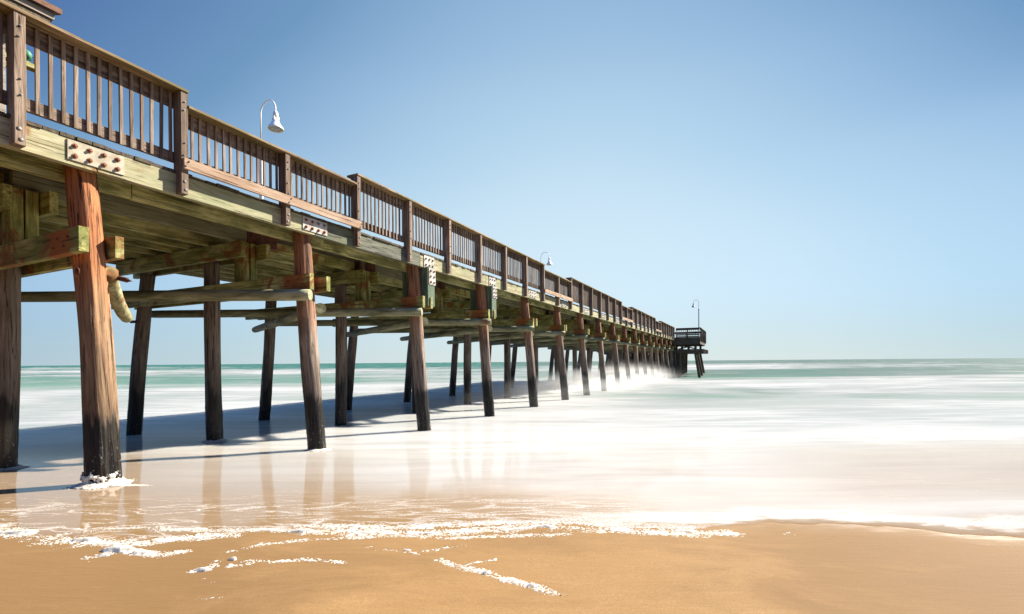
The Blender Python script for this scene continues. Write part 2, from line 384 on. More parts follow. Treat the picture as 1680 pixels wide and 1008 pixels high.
# ------------------------------------------------------------------ sea: swash film, white water and green swell
rng = np.random.RandomState(3)
TK = [-1.6, -.9, -.45, -.1, .15, .42, .8, 1.3]
DK = [3.3, 3.7, 4.05, 4.5, 5.0, 6.2, 7.3, 8.6, 11, 14, 18, 23, 27, 31, 37, 47, 57, 66, 78, 90, 104, 125, 160, 240, 400]
def row(*v): return list(v)
FT = np.array([
 # t: -1.6  -.9  -.45  -.1   .15   .42   .8   1.3
 [.24, .24, .30, .60, .78, .55, .35, .25],   # 3.3
 [.22, .22, .26, .50, .74, .72, .60, .40],   # 3.7
 [.22, .22, .24, .34, .50, .78, .80, .85],   # 4.05
 [.24, .24, .30, .46, .70, .74, .66, .66],   # 4.5
 [.34, .34, .46, .70, .90, .78, .60, .56],   # 5
 [.46, .46, .66, .90, .97, .86, .64, .60],   # 6.2
 [.58, .58, .76, .95, 1.0, .92, .74, .68],   # 7.3
 [.76, .78, .90, 1.0, 1.0, .98, .90, .86],   # 8.6
 [.82, .82, .97, 1.0, 1.0, 1.0, .92, .84],   # 11
 [.80, .80, .96, 1.0, 1.0, .98, .90, .80],   # 14
 [.78, .78, .95, 1.0, 1.0, .64, .78, .70],   # 18
 [.80, .80, .94, .95, .84, .50, .74, .72],   # 23
 [.82, .82, .90, .90, .80, .88, .84, .84],   # 27
 [.70, .70, .80, .88, .85, .98, .88, .88],   # 31
 [.34, .34, .45, .75, .75, .85, .78, .80],   # 37
 [.26, .26, .34, .66, .50, .34, .42, .52],   # 47
 [.28, .28, .42, .70, .42, .26, .30, .26],   # 57
 [.34, .34, .55, .70, .50, .28, .24, .20],   # 66
 [.58, .58, .72, .70, .60, .45, .24, .18],   # 78
 [.95, .95, .95, .60, .80, .88, .36, .20],   # 90
 [1.0, 1.0, .95, .50, .85, 1.1, .58, .22],   # 104
 [.85, .85, .60, .40, .80, 1.1, .62, .25],   # 125
 [.30, .30, .20, .15, .45, .75, .40, .25],   # 160
 [.80, .70, .12, .06, .08, .12, .14, .20],   # 240
 [.02, .02, .02, .02, .02, .04, .08, .10]])  # 400
def foam_base(t, d):
    out = np.zeros_like(t); ld = np.log(d); lk = np.log(DK)
    cols = np.stack([np.interp(ld.ravel(), lk, FT[:, k]).reshape(t.shape) for k in range(len(TK))], -1)
    tt = np.clip(np.interp(t.ravel(), TK, np.arange(len(TK))).reshape(t.shape), 0, len(TK) - 1.001)
    i = tt.astype(int); f = tt - i; f = f * f * (3 - 2 * f)
    return np.take_along_axis(cols, i[..., None], -1)[..., 0] * (1 - f) + np.take_along_axis(cols, (i + 1)[..., None], -1)[..., 0] * f
ts = np.concatenate([np.linspace(-9, -1.7, 26), np.linspace(-1.65, 1.65, 420), np.linspace(1.7, 9, 26)])
s_ = np.concatenate([np.linspace(0, 1, 110) ** 1.15 * (9 - 3.5), ])
dsn = 3.5 + s_
dsf = np.exp(np.linspace(math.log(9.06), math.log(9000), 330))
ds = np.concatenate([dsn, dsf])
T, Dm = np.meshgrid(ts, ds, indexing='xy')
X = T * (Dm + .0)
off = (shore(np.clip(X, -60, 60)) - 3.5) * np.clip((9 - Dm) / 5.5, 0, 1)
D = Dm + off
fo = foam_base(T, D)
sz = sand_z(X, D)
lvl = np.interp(D, [3.0, 5, 7, 9, 11, 20, 60], [-.5, .02, .03, .07, .05, .02, 0])
sw = (np.sin(D * .42 + .05 * X + 1.2 * np.sin(X * .045) + .5) * .09 + np.sin(D * .19 - .02 * X + 2.0) * .17) * np.clip((D - 14) / 22, 0, 1)
sw += np.clip((D - 40) / 80, 0, 1) * .16 * np.sin(D * .11 + X * .013 + np.sin(X * .03))
wv = lvl + sw * np.clip(1.6 - D / 900, .0, 1) + .10 * (fo - .5) * np.clip((D - 12) / 12, 0, 1)
e = .03
film = sz + .0012 + .014 * np.clip((D - shore(X)) / .8, 0, 1) - .03 * np.clip(1 - (D - shore(X)) / .03, 0, 1)
Z = np.where(wv > film, wv, film)
Z = e * np.log(np.exp(np.clip((wv - film) / e, -30, 30)) + 1) + film
Z = np.where((wv - film) / e > 25, wv, Z)
edge = np.clip((D - shore(X)) / .5, 0, 1)
body = np.interp(D, [3.3, 4.6, 6.0, 7.5, 9], [0, .05, .25, .7, 1])
fc = shore(X) + np.interp(X, [-1, 0, 1, 2.2, 4], [.14, .16, .26, .34, .30]) + .05 * np.sin(X * 2.3) + .03 * np.sin(X * 6.1 + 1)
front = np.exp(-np.abs((D - fc) / np.where(D < fc, .24, .32)) ** 2.2) * np.interp(X, [-2.5, -.6, .3, 1.2, 4], [0, .15, .5, .9, .95])
me = mesh_from(X, D, Z, 'sea', {'front': front, 'foam': fo, 'body': body, 'edge': edge})
m = NT('sea_water'); pos = m.n('ShaderNodeNewGeometry').outputs['Position']
sep = m.n('ShaderNodeSeparateXYZ'); m.l(pos, sep.inputs[0])
fa = m.n('ShaderNodeAttribute', attribute_name='foam').outputs['Fac']
ba = m.n('ShaderNodeAttribute', attribute_name='body').outputs['Fac']
ea = m.n('ShaderNodeAttribute', attribute_name='edge').outputs['Fac']
# long soft streaks lying along the shore
wp = m.noise(m.vmath('MULTIPLY', pos, (.02, .05, 0)), 1, 3, .5, 0, 1)
pv = m.vmath('ADD', pos, m.vmath('MULTIPLY', wp, (6, 6, 0)))
s1 = m.noise(m.vmath('MULTIPLY', pv, (.035, .22, 0)), 1.0, 8, .62, .3)
s2 = m.noise(m.vmath('MULTIPLY', pos, (.35, 2.2, 0)), 1.0, 6, .62, .4)
s4 = m.noise(m.vmath('MULTIPLY', pv, (.09, .16, 0)), 1.0, 7, .6, 1.2)
far_amp = m.sstep(sep.outputs[1], 9, 30, .5, 1.6)
fd = m.math('ADD', fa, m.math('MULTIPLY', m.math('SUBTRACT', s1, .5), far_amp))
fd = m.math('ADD', fd, m.math('MULTIPLY', m.math('SUBTRACT', s2, .5), .35))
fd = m.math('ADD', fd, m.math('MULTIPLY', m.math('SUBTRACT', s4, .5), m.sstep(sep.outputs[1], 10, 26, .15, 1.5)))
fdm = m.sstep(fd, .14, .9)
# thin bright lines and lace in the swash
ls = m.noise(m.vmath('MULTIPLY', pos, (.8, 7.5, 0)), 1.0, 5, .58, .9)
line = m.sstep(m.math('ABSOLUTE', m.math('SUBTRACT', ls, .5)), .0, .016, 1, 0)
lband = m.math('MULTIPLY', m.sstep(sep.outputs[1], 3.6, 4.3), m.sstep(sep.outputs[1], 5.3, 6.6, 1, 0))
vv = m.n('ShaderNodeTexVoronoi', feature='DISTANCE_TO_EDGE')
vw = m.noise(pos, 2.2, 4, .6, 0, 1)
m.l(m.vmath('MULTIPLY', m.vmath('ADD', pos, m.vmath('MULTIPLY', vw, (.5, .25, 0))), (1.1, 6.5, 0)), vv.inputs['Vector']); vv.inputs['Scale'].default_value = 1.6
lac = m.sstep(vv.outputs['Distance'], .0, m.math('ADD', .03, m.math('MULTIPLY', fa, .42)), 1, 0)
brk = m.noise(m.vmath('MULTIPLY', pos, (1.2, 3.2, 0)), 1.3, 6, .65)
lam = m.sstep(m.math('ADD', brk, m.math('MULTIPLY', fa, .55)), .50, .66)
laceb = m.math('MULTIPLY', m.sstep(sep.outputs[1], 4.1, 5.2, 1, 0), m.sstep(sep.outputs[0], .8, 2.0, 1, .1))
lace = m.math('MULTIPLY', m.math('MULTIPLY', lac, lam), laceb)
rimn = m.noise(m.vmath('MULTIPLY', pos, (1.6, 4, 0)), 1.6, 6, .7)
rim = m.math('MULTIPLY', m.sstep(m.math('ADD', ea, m.math('MULTIPLY', m.math('SUBTRACT', rimn, .5), 1.5)), .08, .30, 1, 0), m.sstep(m.math('ADD', m.noise(pos, 9, 6, .75), m.math('MULTIPLY', fa, .3)), .50, .62))
rim = m.math('MULTIPLY', rim, m.sstep(sep.outputs[0], 1.1, 1.9, 1, .0))
speck = m.noise(pos, 75, 3, .7)
white = m.math('MAXIMUM', m.math('MULTIPLY', line, m.math('MULTIPLY', lband, m.sstep(brk, .42, .6, .15, .9))), m.math('MAXIMUM', lace, rim))
white = m.math('MULTIPLY', white, m.sstep(speck, .38, .56, .25, 1))
fta = m.n('ShaderNodeAttribute', attribute_name='front').outputs['Fac']
fn = m.noise(m.vmath('MULTIPLY', pos, (1.6, 6.5, 0)), 1.2, 8, .72, .5)
fw = m.sstep(m.math('ADD', fta, m.math('MULTIPLY', m.math('SUBTRACT', fn, .5), 1.7)), .42, .86)
white = m.math('MAXIMUM', white, m.math('MULTIPLY', fw, m.sstep(speck, .28, .5, .6, 1)))
white = m.math('MAXIMUM', white, m.math('MULTIPLY', fdm, ba))
glow = m.math('MULTIPLY', white, .0)
white = m.math('MINIMUM', white, 1.0)
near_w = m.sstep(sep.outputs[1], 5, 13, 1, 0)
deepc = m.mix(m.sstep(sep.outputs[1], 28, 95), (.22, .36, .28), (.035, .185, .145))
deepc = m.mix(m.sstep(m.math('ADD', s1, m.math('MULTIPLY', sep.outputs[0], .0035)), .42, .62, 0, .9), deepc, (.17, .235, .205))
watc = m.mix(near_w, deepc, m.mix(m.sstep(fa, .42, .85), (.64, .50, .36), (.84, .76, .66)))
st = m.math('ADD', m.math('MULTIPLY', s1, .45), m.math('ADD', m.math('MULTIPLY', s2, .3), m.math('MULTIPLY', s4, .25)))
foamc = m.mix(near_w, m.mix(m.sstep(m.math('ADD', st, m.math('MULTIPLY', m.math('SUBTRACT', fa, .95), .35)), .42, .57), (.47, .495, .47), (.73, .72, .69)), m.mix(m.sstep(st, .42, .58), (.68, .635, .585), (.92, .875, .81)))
milk = m.math('MULTIPLY', fa, m.math('MULTIPLY', near_w, m.sstep(m.math('ADD', s2, m.math('MULTIPLY', fa, .5)), .35, .9, .55, 1)))
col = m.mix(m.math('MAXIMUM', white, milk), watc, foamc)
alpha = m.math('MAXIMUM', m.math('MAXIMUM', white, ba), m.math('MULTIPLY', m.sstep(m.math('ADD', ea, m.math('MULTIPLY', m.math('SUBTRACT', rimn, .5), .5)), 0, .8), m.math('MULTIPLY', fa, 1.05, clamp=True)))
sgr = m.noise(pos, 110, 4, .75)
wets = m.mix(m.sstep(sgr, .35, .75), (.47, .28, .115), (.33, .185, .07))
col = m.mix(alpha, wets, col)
wav = m.noise(m.vmath('MULTIPLY', pos, (.5, 1.6, 0)), 1.0, 6, .6)
rip = m.noise(m.vmath('MULTIPLY', pos, (2, 9, 0)), 1.0, 3, .5)
nb = m.bump(wav, m.sstep(sep.outputs[1], 8, 40, .0, .45), .25, m.bump(rip, .05, .01))
dif = m.n('ShaderNodeBsdfPrincipled'); dif.subsurface_method = 'BURLEY'
dif.inputs['Specular IOR Level'].default_value = 0; dif.inputs['Roughness'].default_value = 1
m.put(dif.inputs['Subsurface Weight'], m.sstep(sep.outputs[1], 5, 8)); dif.inputs['Subsurface Radius'].default_value = (.8, .9, 1); m.put(dif.inputs['Subsurface Scale'], m.sstep(sep.outputs[1], 5, 9, .02, .5))
alb = m.n('ShaderNodeVectorMath', operation='SCALE'); m.l(col, alb.inputs[0]); alb.inputs[3].default_value = .44
m.l(alb.outputs[0], dif.inputs[0]); m.l(nb, dif.inputs['Normal'])
gl = m.n('ShaderNodeBsdfGlossy'); m.l(nb, gl.inputs['Normal'])
m.l(m.sstep(sep.outputs[1], 6, 14, .07, .2), gl.inputs['Roughness'])
fr = m.n('ShaderNodeFresnel'); fr.inputs[0].default_value = 1.33; m.l(nb, fr.inputs['Normal'])
chop = m.noise(m.vmath('MULTIPLY', pos, (.22, .9, 0)), 1.0, 5, .65, .3)
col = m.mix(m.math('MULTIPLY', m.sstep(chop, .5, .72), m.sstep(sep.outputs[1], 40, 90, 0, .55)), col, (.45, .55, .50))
m.l(col, alb.inputs[0])
gm = m.math('MULTIPLY', fr.outputs[0], m.math('SUBTRACT', 1.0, m.math('MULTIPLY', white, m.sstep(sep.outputs[1], 6, 11, .93, .58))))
gm = m.math('MULTIPLY', gm, m.math('MULTIPLY', m.sstep(ea, 0, .02, .6, 1), m.math('MULTIPLY', m.sstep(sep.outputs[1], 5, 20, 1.0, .16), m.math('ADD', m.sstep(sep.outputs[0], -2.5, 1.0, 1, .7), m.math('MULTIPLY', m.sstep(sep.outputs[0], 1.4, 2.6, 0, .35), m.sstep(sep.outputs[1], 3.6, 4.3, 1, 0))))))
gm = m.math('MINIMUM', gm, .9)
m2 = m.n('ShaderNodeMixShader'); m.l(gm, m2.inputs[0]); m.l(dif.outputs[0], m2.inputs[1]); m.l(gl.outputs[0], m2.inputs[2])
m.done(m2.outputs[0])
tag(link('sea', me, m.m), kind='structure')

# ------------------------------------------------------------------ the pier
pier = empty('pier', W(OX, 0, -H), -TH, 'long weathered wooden fishing pier on round piles running out into the surf', 'pier')
def part(name, x0, x1, y0, y1, z0, z1, mat, parent=None, bev=.004):
    """a timber given by its faces in the pier frame (z relative to eye level)"""
    p = parent or pier
    c = PL((x0 + x1) / 2, (y0 + y1) / 2, (z0 + z1) / 2)
    if p is not pier: c = c - p.location
    return link(name, box_mesh(abs(x1 - x0), abs(y1 - y0), abs(z1 - z0), bev), mat, p, c)

def pile_mesh(r0, r1, L, seed, seg=44, rows=70):
    bm = bmesh.new(); rings = []
    for j in range(rows + 1):
        z = L * j / rows - 1.0
        ring = []
        bx = .02 * math.sin(z * .9 + seed * 2.1); by = .02 * math.sin(z * .7 + seed)
        for k in range(seg):
            a = 2 * math.pi * k / seg
            ca, sa = math.cos(a), math.sin(a)
            r = r0 + (r1 - r0) * j / rows
            n = noise.noise(Vector((ca * 1.2 + seed * 9, sa * 1.2, z * .8))) * .014
            n += noise.noise(Vector((ca * 4.5 + seed * 5, sa * 4.5, z * .5))) * .010
            q = noise.noise(Vector((ca * 9 + seed, sa * 9, z * .35 + seed)))
            n -= max(0, abs(q) * -6 + 1) * .007
            if z < .8: n += noise.noise(Vector((ca * 3 + seed, sa * 3, z * 6))) * .008
            ring.append(bm.verts.new(((r + n) * ca + bx, (r + n) * sa + by, z)))
        rings.append(ring)
    for a, b in zip(rings, rings[1:]):
        for k in range(seg): bm.faces.new((a[k], a[(k + 1) % seg], b[(k + 1) % seg], b[k]))
    bm.faces.new(rings[0][::-1]); bm.faces.new(rings[-1])
    return bm_mesh(bm, 'pile', True)
PM = [pile_mesh(.150, .142, 5.0, i) for i in range(4)]          # outer piles, z from -1 to 3.75
PN = [pile_mesh(.145, .135, 4.6, i + 7, 36, 50) for i in range(3)]  # inner piles, to 3.6
M_PILE1 = pile_mat('rusty_near_pile_wood', (.54, .20, .07), (.42, .25, .13), (.62, .42, .25), .98)
P1 = pile_mesh(.158, .140, 5.0, 3, 96, 170)
def pile(mesh, Xb, Zb, Xt, Zt, Y, mat, dy=0.0, parent=None):
    # axis through (Xb,Zb) and (Xt,Zt); mesh z = 0 sits at water level
    d = Vector((Xt - Xb, dy, Zt - Zb)).normalized()
    b = Vector((Xb, Y, Zb)); s = (-H - Zb) / d.z; o = b + d * s
    q = d.to_track_quat('Z', 'Y').to_matrix()
    rz = Matrix.Rotation(random.uniform(0, 6), 3, 'Z')
    return link('pile', mesh, mat, parent or pier, PL(o.x, o.y, o.z), (q @ rz))

def bolt_mesh(r, h, seg=6):
    bm = bmesh.new()
    M = Matrix.Rotation(R(90), 4, 'Y')
    add_lathe(bm, [(r * 1.55, 0), (r * 1.55, h * .22), (r * 1.5, h * .26)], 14, M)
    add_lathe(bm, [(r, h * .26), (r, h * .85), (r * .8, h)], seg, M)
    return bm_mesh(bm, 'bolt')
def dome_mesh(r, h):
    bm = bmesh.new(); add_lathe(bm, [(r, 0), (r * .95, h * .35), (r * .7, h * .75), (r * .3, h)], 14, Matrix.Rotation(R(90), 4, 'Y'))
    return bm_mesh(bm, 'bolt', True)
B_HEX = bolt_mesh(.017, .030); B_DOME = dome_mesh(.021, .010); B_SM = bolt_mesh(.008, .018)
def bolt(x, y, z, mesh=B_HEX, mat=M_RUSTB, parent=None, rz=0, name='bolt'):
    p = parent or pier; c = PL(x, y, z)
    if p is not pier: c = c - p.location
    return link(name, mesh, mat, p, c, (random.uniform(0, 1) if rz == 0 else 0, 0, rz))

def log_mesh(L, r, seed):
    bm = bmesh.new(); rings = []; n = 40; seg = 24
    for j in range(n + 1):
        y = L * j / n; ring = []
        for k in range(seg):
            a = 2 * math.pi * k / seg; ca, sa = math.cos(a), math.sin(a)
            rr = r * (1 - .12 * j / n) + .003 * noise.noise(Vector((ca * 2 + seed, sa * 2, y * .5))) - (.006 if j in (0, n) else 0)
            ring.append(bm.verts.new((rr * ca, y, rr * sa)))
        rings.append(ring)
    for a, b in zip(rings, rings[1:]):
        for k in range(seg): bm.faces.new((a[k], b[k], b[(k + 1) % seg], a[(k + 1) % seg]))
    bm.faces.new(rings[0]); bm.faces.new(rings[-1][::-1])
    me = bm_mesh(bm, 'log', True)
    for i in (-1, -2): me.polygons[i].use_smooth = False
    return me
LOGS = [log_mesh(1.0, .088, i) for i in range(3)]
_lm = {}
def brace(a, b, r=.096):
    a, b = Vector(a), Vector(b); L = (b - a).length
    key = (round(L, 1), round(r, 3), random.randint(0, 1))
    if key not in _lm: _lm[key] = log_mesh(key[0], r, len(_lm) + 1)
    q = (b - a).to_track_quat('Y', 'Z').to_matrix()
    return link('diagonal_brace', _lm[key], M_LOG, pier, PL(*a), q)

NB = 18; BY = [2.76, 5.79, 8.80, 11.87, 14.95, 18.15, 21.18] + [21.18 + 3.03 * k for k in range(1, 12)]
BY = [1.02 * q for q in BY[:NB]]
lowX = -12.4
for k in range(-1, NB):
    Y = BY[k] if k >= 0 else BY[0] - 3.03
    j = lambda a: random.uniform(-a, a)
    if k == 0: pile(P1, -6.385, -1.36, -6.83, 2.13, Y, M_PILE1)
    else: pile(PM[k % 4], -6.52 + j(.03), -1.6, -6.83, 2.13, Y, M_PILE, j(.04))
    mx_ = {0: -8.83, 1: -9.30, 2: -9.10}.get(k, -9.13)
    pile(PN[k % 3], mx_, -1.4, mx_ + j(.03), 2.0, Y, M_PILE2, j(.02))
    pile(PN[(k + 1) % 3], {1: -12.1}.get(k, -11.93), -1.5, -11.55, 2.0, Y, M_PILE2, j(.06))
    # lower double beams clasping the piles
    zb = 1.20 if k == 0 else 1.22
    xe = -6.24 if k == 0 else -6.39
    a = part('lower_beam', lowX + j(.1), xe + j(.03), Y - .26, Y - .17, zb, zb + .265, M_BX)
    b = part('lower_beam', lowX + j(.1), -6.45 + j(.04), Y + .17, Y + .26, zb + .03, zb + .285, M_BX)
    # upper cap beams over the inner piles
    part('cap_beam', -12.35 + j(.1), -8.15 + j(.04), Y - .235, Y - .145, 1.95, 2.235, M_BX)
    part('cap_beam', -12.35 + j(.1), -7.97 + j(.04), Y + .145, Y + .235, 1.95, 2.235, M_BX)
    # short posts and the rusted channel that carries the girder
    part('short_post', -8.46, -8.21, Y - .14, Y - .015, zb + .265, 2.24, M_BZ)
    part('short_post', -8.45, -8.20, Y + .005, Y + .13, zb + .265, 2.24, M_BZ)
    if k >= 1:
        n = 3.0 if k < 3 else 1
        part('steel_channel', -8.60, -8.24, Y - .02, Y + (.60 if k == 1 else .34), 2.245, 2.50 if k == 1 else 2.44, M_RUST)
    # bolts through the beams
    if 0 <= k < 7:
        for dx in (.32, .55):
            for dz in (.08, .17):
                link('bolt', B_SM, M_RUST, a, Vector(((xe - dx + (dz - .1)) - (lowX + xe) / 2, -.046, dz - .13)), (0, 0, R(-90)))
    # plan braces
    if k >= 1:
        brace((-6.37 + j(.05), Y - .26, 1.125), (-11.98, BY[k - 1] + .24, 1.12 + j(.03)))
    if 1 <= k < NB - 1:
        brace((-6.64 + j(.03), Y + .22, .97), (-11.98, BY[k + 1] - .24, .90 + j(.03)))
# the first landward brace has broken off short: a rusty, bent stub drooping behind the first pile
bm = bmesh.new(); seg = 26
pts = [Vector(p) for p in ((-6.60, 2.985, 1.085), (-6.711, 3.03, 1.014), (-6.82, 3.11, .93), (-6.95, 3.20, .84), (-7.08, 3.30, .75), (-7.20, 3.40, .672), (-7.27, 3.48, .605))]
rings = []
for i, p in enumerate(pts):
    t = (pts[min(i + 1, 6)] - pts[max(i - 1, 0)]).normalized(); a = t.cross(Vector((0, 0, 1))).normalized(); b = t.cross(a)
    r = (.080, .084, .081, .078, .075, .072, .064)[i]
    ring = []
    for k in range(seg):
        q = 2 * math.pi * k / seg; rr = r * (1 + .09 * noise.noise(Vector((math.cos(q) * 2.5, math.sin(q) * 2.5, i * .9))))
        ring.append(bm.verts.new(p - pts[0] + rr * (math.cos(q) * a + math.sin(q) * b)))
    rings.append(ring)
for a, b in zip(rings, rings[1:]):
    for k in range(seg): bm.faces.new((a[k], b[k], b[(k + 1) % seg], a[(k + 1) % seg]))
c0 = [bm.verts.new(v.co * .45 + (sum((u.co for u in rings[0]), Vector()) / seg) * .55 + Vector((-.006, .002, -.004))) for v in rings[0]]
for k in range(seg): bm.faces.new((c0[k], rings[0][k], rings[0][(k + 1) % seg], c0[(k + 1) % seg]))
bm.faces.new(c0); bm.faces.new(rings[-1][::-1])
bmesh.ops.recalc_face_normals(bm, faces=bm.faces)
mm = NT('broken_brace_wood'); raw, v, rnd = objcoord(mm)
g1 = mm.noise(v, 9, 5, .6, .8); g2 = mm.noise(v, 38, 4, .6)
cc = mm.ramp(g1, [(.32, (.13, .12, .045)), (.52, (.42, .39, .20)), (.72, (.66, .61, .38))])
ln_ = mm.n('ShaderNodeVectorMath', operation='LENGTH'); mm.l(raw, ln_.inputs[0])
cc = mm.mix(mm.sstep(mm.math('ADD', ln_.outputs['Value'], mm.math('MULTIPLY', mm.math('SUBTRACT', g1, .5), .5)), .08, .26, .75, 0), cc, (.24, .15, .045))
cc = mm.mix(mm.sstep(mm.noise(v, 7, 5, .65), .53, .62, 0, .85), cc, (.34, .13, .045))
link('broken_brace', bm_mesh(bm, 'broken_brace', True), mm.done(mm.pbr(cc, .8, .2, mm.bump(g2, .7, .008))), pier, PL(*pts[0]))
# lag screws at the first brace ends
bm = bmesh.new(); prof = []
for i in range(9): prof += [(.022, i * .017), (.030, i * .017 + .008)]
prof += [(.022, .155), (.012, .175), (.002, .21)]
add_lathe(bm, prof, 14, Matrix.Rotation(R(90), 4, 'Y'))
scr = bm_mesh(bm, 'lag_screw', True)
link('lag_screw', scr, M_RUST, pier, PL(-6.63, 3.06, 1.03), (0, R(14), R(22)))
link('lag_screw', scr, M_RUST, pier, PL(-11.8, 5.71, .92), (0, 0, R(8)))
link('bolt', B_DOME, M_RUST, pier, PL(-6.5, 2.65, 1.02), (0, 0, R(-90))).scale = (2, 2, 2)

# heavy repair blocks beside the third and fourth outer piles
for k in (2, 3):
    Y = BY[k]; bm = bmesh.new(); xx = -7.22
    for q, wd in enumerate((.145, .15, .148, .14, .15)):
        add_box(bm, (xx + wd / 2 + 6.87, 0, random.uniform(-.004, .004)), (wd - .005, .27 - .01 * (q % 2), .90 + (.02 if q % 2 else 0))); xx += wd
    blk = link('repair_block', bm_mesh(bm, 'repair_block'), M_BLOCK, pier, PL(-6.87, Y + .24, 1.76))
    z0 = 1.80 if k == 2 else 1.86
    for (ya, yb, za, zc, nr, nc) in ((Y + .06, Y + .46, 2.19, 2.47, 2, 3), (Y + .14, Y + .40, z0, 2.188, 3, 2)):
        outx = -6.476 if za < 2.1 else -6.555
        pl = part('steel_plate', outx - .012, outx, ya, yb, za, zc, M_ZINC, bev=.002)
        for r_ in range(nr):
            for c_ in range(nc):
                bolt(outx + .0005, ya + (yb - ya) * (c_ + .5) / nc, za + (zc - za) * (r_ + .5) / nr, B_HEX, M_GALV if (r_ * 2 + c_) % 5 else M_RUSTB, pl)
# plates on the fascia over the other piles
def plate(ya, yb, za, zc, nc, mat, bmat):
    pl = part('steel_plate', -6.568, -6.556, ya, yb, za, zc, mat, bev=.002)
    for r_ in (0, 1):
        for c_ in range(nc):
            bolt(-6.5555, ya + (yb - ya) * (c_ + .5) / nc, za + (zc - za) * (.24 + .5 * r_), B_HEX, bmat(r_, c_), pl)
plate(2.59, 3.12, 2.235, 2.455, 4, M_CREAM, lambda a, b: M_RUSTB)
plate(5.67, 6.19, 2.235, 2.46, 4, M_ZINC, lambda a, b: M_RUSTB if a == 0 or b < 2 else M_GALV)
for k in range(4, NB - 1): plate(BY[k] - .18, BY[k] + .42, 2.235, 2.455, 3, M_ZINC, lambda a, b: M_GALV)

# stringers, fascia, joists
fy = [-2.4, 2.86, 5.93, 8.9, 12.0, 15.1, 18.3, 24.4, 30.4, 36.5, 42.5, 48.6, 54.2]
for i, (a, b) in enumerate(zip(fy, fy[1:])):
    part('fascia_board', -6.655, -6.57, a + .004, b - .004, 2.19 + random.uniform(-.004, .004), 2.468, M_GREY if i == 2 else M_FASC)
    part('stringer', -6.99, -6.89, a + .5, b + .492, 2.09, 2.44, M_JOIST)
gy = [-2.4] + BY[0:NB]
for i, (a, b) in enumerate(zip(gy, gy[1:])):
    x = -8.50 if i % 2 == 0 else -8.26
    part('girder', x - .09, x, a - (.1 if i % 2 else 0), b + (.35 if i % 2 == 0 else .18) - (.45 if i % 2 == 0 else 0), 2.24, 2.466, M_BY if i % 2 == 0 else M_PALE)
for i, x in enumerate((-9.13, -9.70, -10.27, -10.84, -11.41, -11.95)):
    for a, b in ((-2.4, 12), (12.01, 30), (30.01, 54.2)):
        part('joist', x - .05, x + .04, a, b, 2.24, 2.464, M_JOIST)
part('fascia_board', -12.32, -12.24, -2.4, 54.2, 2.19, 2.468, M_FASC)
# deck of cross planks
bm = bmesh.new(); y = -2.4; k = 0
while y < 54.2:
    wd = random.choice((.14, .14, .14, .19))
    x1 = -6.550 + random.uniform(-.02, .012); x0 = -12.34 + random.uniform(-.02, .02)
    h = random.uniform(.034, .042)
    add_box(bm, ((x0 + x1) / 2 - OX, y + wd / 2, 2.470 + h / 2 + H), (x1 - x0, wd - random.uniform(.004, .014), h)); y += wd
link('deck', bm_mesh(bm, 'deck'), M_DECK, pier)

# railings: a cap board with posts, rails and balusters below it
def PY(k): return 2.23 + 1.562 * k - .045
SEC = [(-2, 1, 1), (1, 3, 0), (3, 9, 1), (9, 11, 0), (11, 17, 1), (17, 19, 0), (19, 25, 1), (25, 27, 0), (27, 33, 1)]
def post(parent, k, top, det):
    o = part('post', -6.626, -6.46, PY(k) - .045, PY(k) + .045, 2.20, top, M_POST, parent)
    if det:
        for z, mm, mt in ((top - .13, B_SM, M_GALV), (top - .24, B_SM, M_GALV), (2.86, B_SM, M_GALV), (2.70, B_SM, M_GALV), (2.36, B_DOME, M_GALV), (2.255, B_DOME, M_GALV)):
            c = PL(-6.4597, PY(k) + random.uniform(-.012, .012), z) - parent.location
            link('bolt', mm, mt, parent, c)
for (a, b, hi) in SEC:
    ct = 3.555 if hi else 3.365
    ya, yb = PY(a) + (-.045 if hi else .047), PY(b) + (.05 if hi else -.047)
    cap = part('railing', -6.72, -6.446, ya, yb, ct - .036, ct, M_CAP)
    det = a < 6
    if hi:
        for k in range(a, b + 1): post(cap, k, ct - .037, k < 6)
    else:
        for k in range(a + 1, b): post(cap, k, ct - .037, k < 6)
    for k in range(a, b):
        y0, y1 = PY(k) + .045, PY(k + 1) - .045
        part('top_rail', -6.665, -6.6265, y0 - .02, y1 + .02, ct - .222, ct - .038, M_RAILY, cap)
        part('bottom_rail', -6.665, -6.6265, y0 - .02, y1 + .02, 2.625, 2.76, M_RAILY, cap)
        for q in range(14):
            y = y0 + .03 + .1075 * q + random.uniform(-.006, .006)
            part('baluster', -6.626, -6.601, y - .018, y + .018, 2.62 + random.choice((-.012, -.006, 0, 0, .004)), ct - .04, M_POST, cap, bev=.003).rotation_euler = (random.gauss(0, .005), 0, random.gauss(0, .04))
    if not hi:
        part('guard_plank', -6.459, -6.421, PY(a) - .03, PY(b) + .045, 2.515, 2.655, M_PLANK, cap)
        for k in range(a, b + 1):
            for dz in (2.55, 2.62): link('bolt', B_SM, M_GALV, cap, PL(-6.4205, PY(k) + (.03 if dz > 2.6 else -.01), dz) - cap.location)
# far-side railing, simpler: one panel mesh a bay
bm = bmesh.new()
add_box(bm, (0, 0, .93), (.24, 1.562, .036)); add_box(bm, (-.02, 0, .82), (.038, 1.562, .18)); add_box(bm, (-.02, 0, .2), (.038, 1.562, .135))
add_box(bm, (0, -.736, .31), (.14, .09, 1.2))
for q in range(14): add_box(bm, (.018, -.66 + .1075 * q, .52), (.036, .036, .80))
fp = bm_mesh(bm, 'far_panel')
for k in range(-2, 33): link('far_railing', fp, M_POST, pier, PL(-12.2, PY(k) + .78, 2.585))

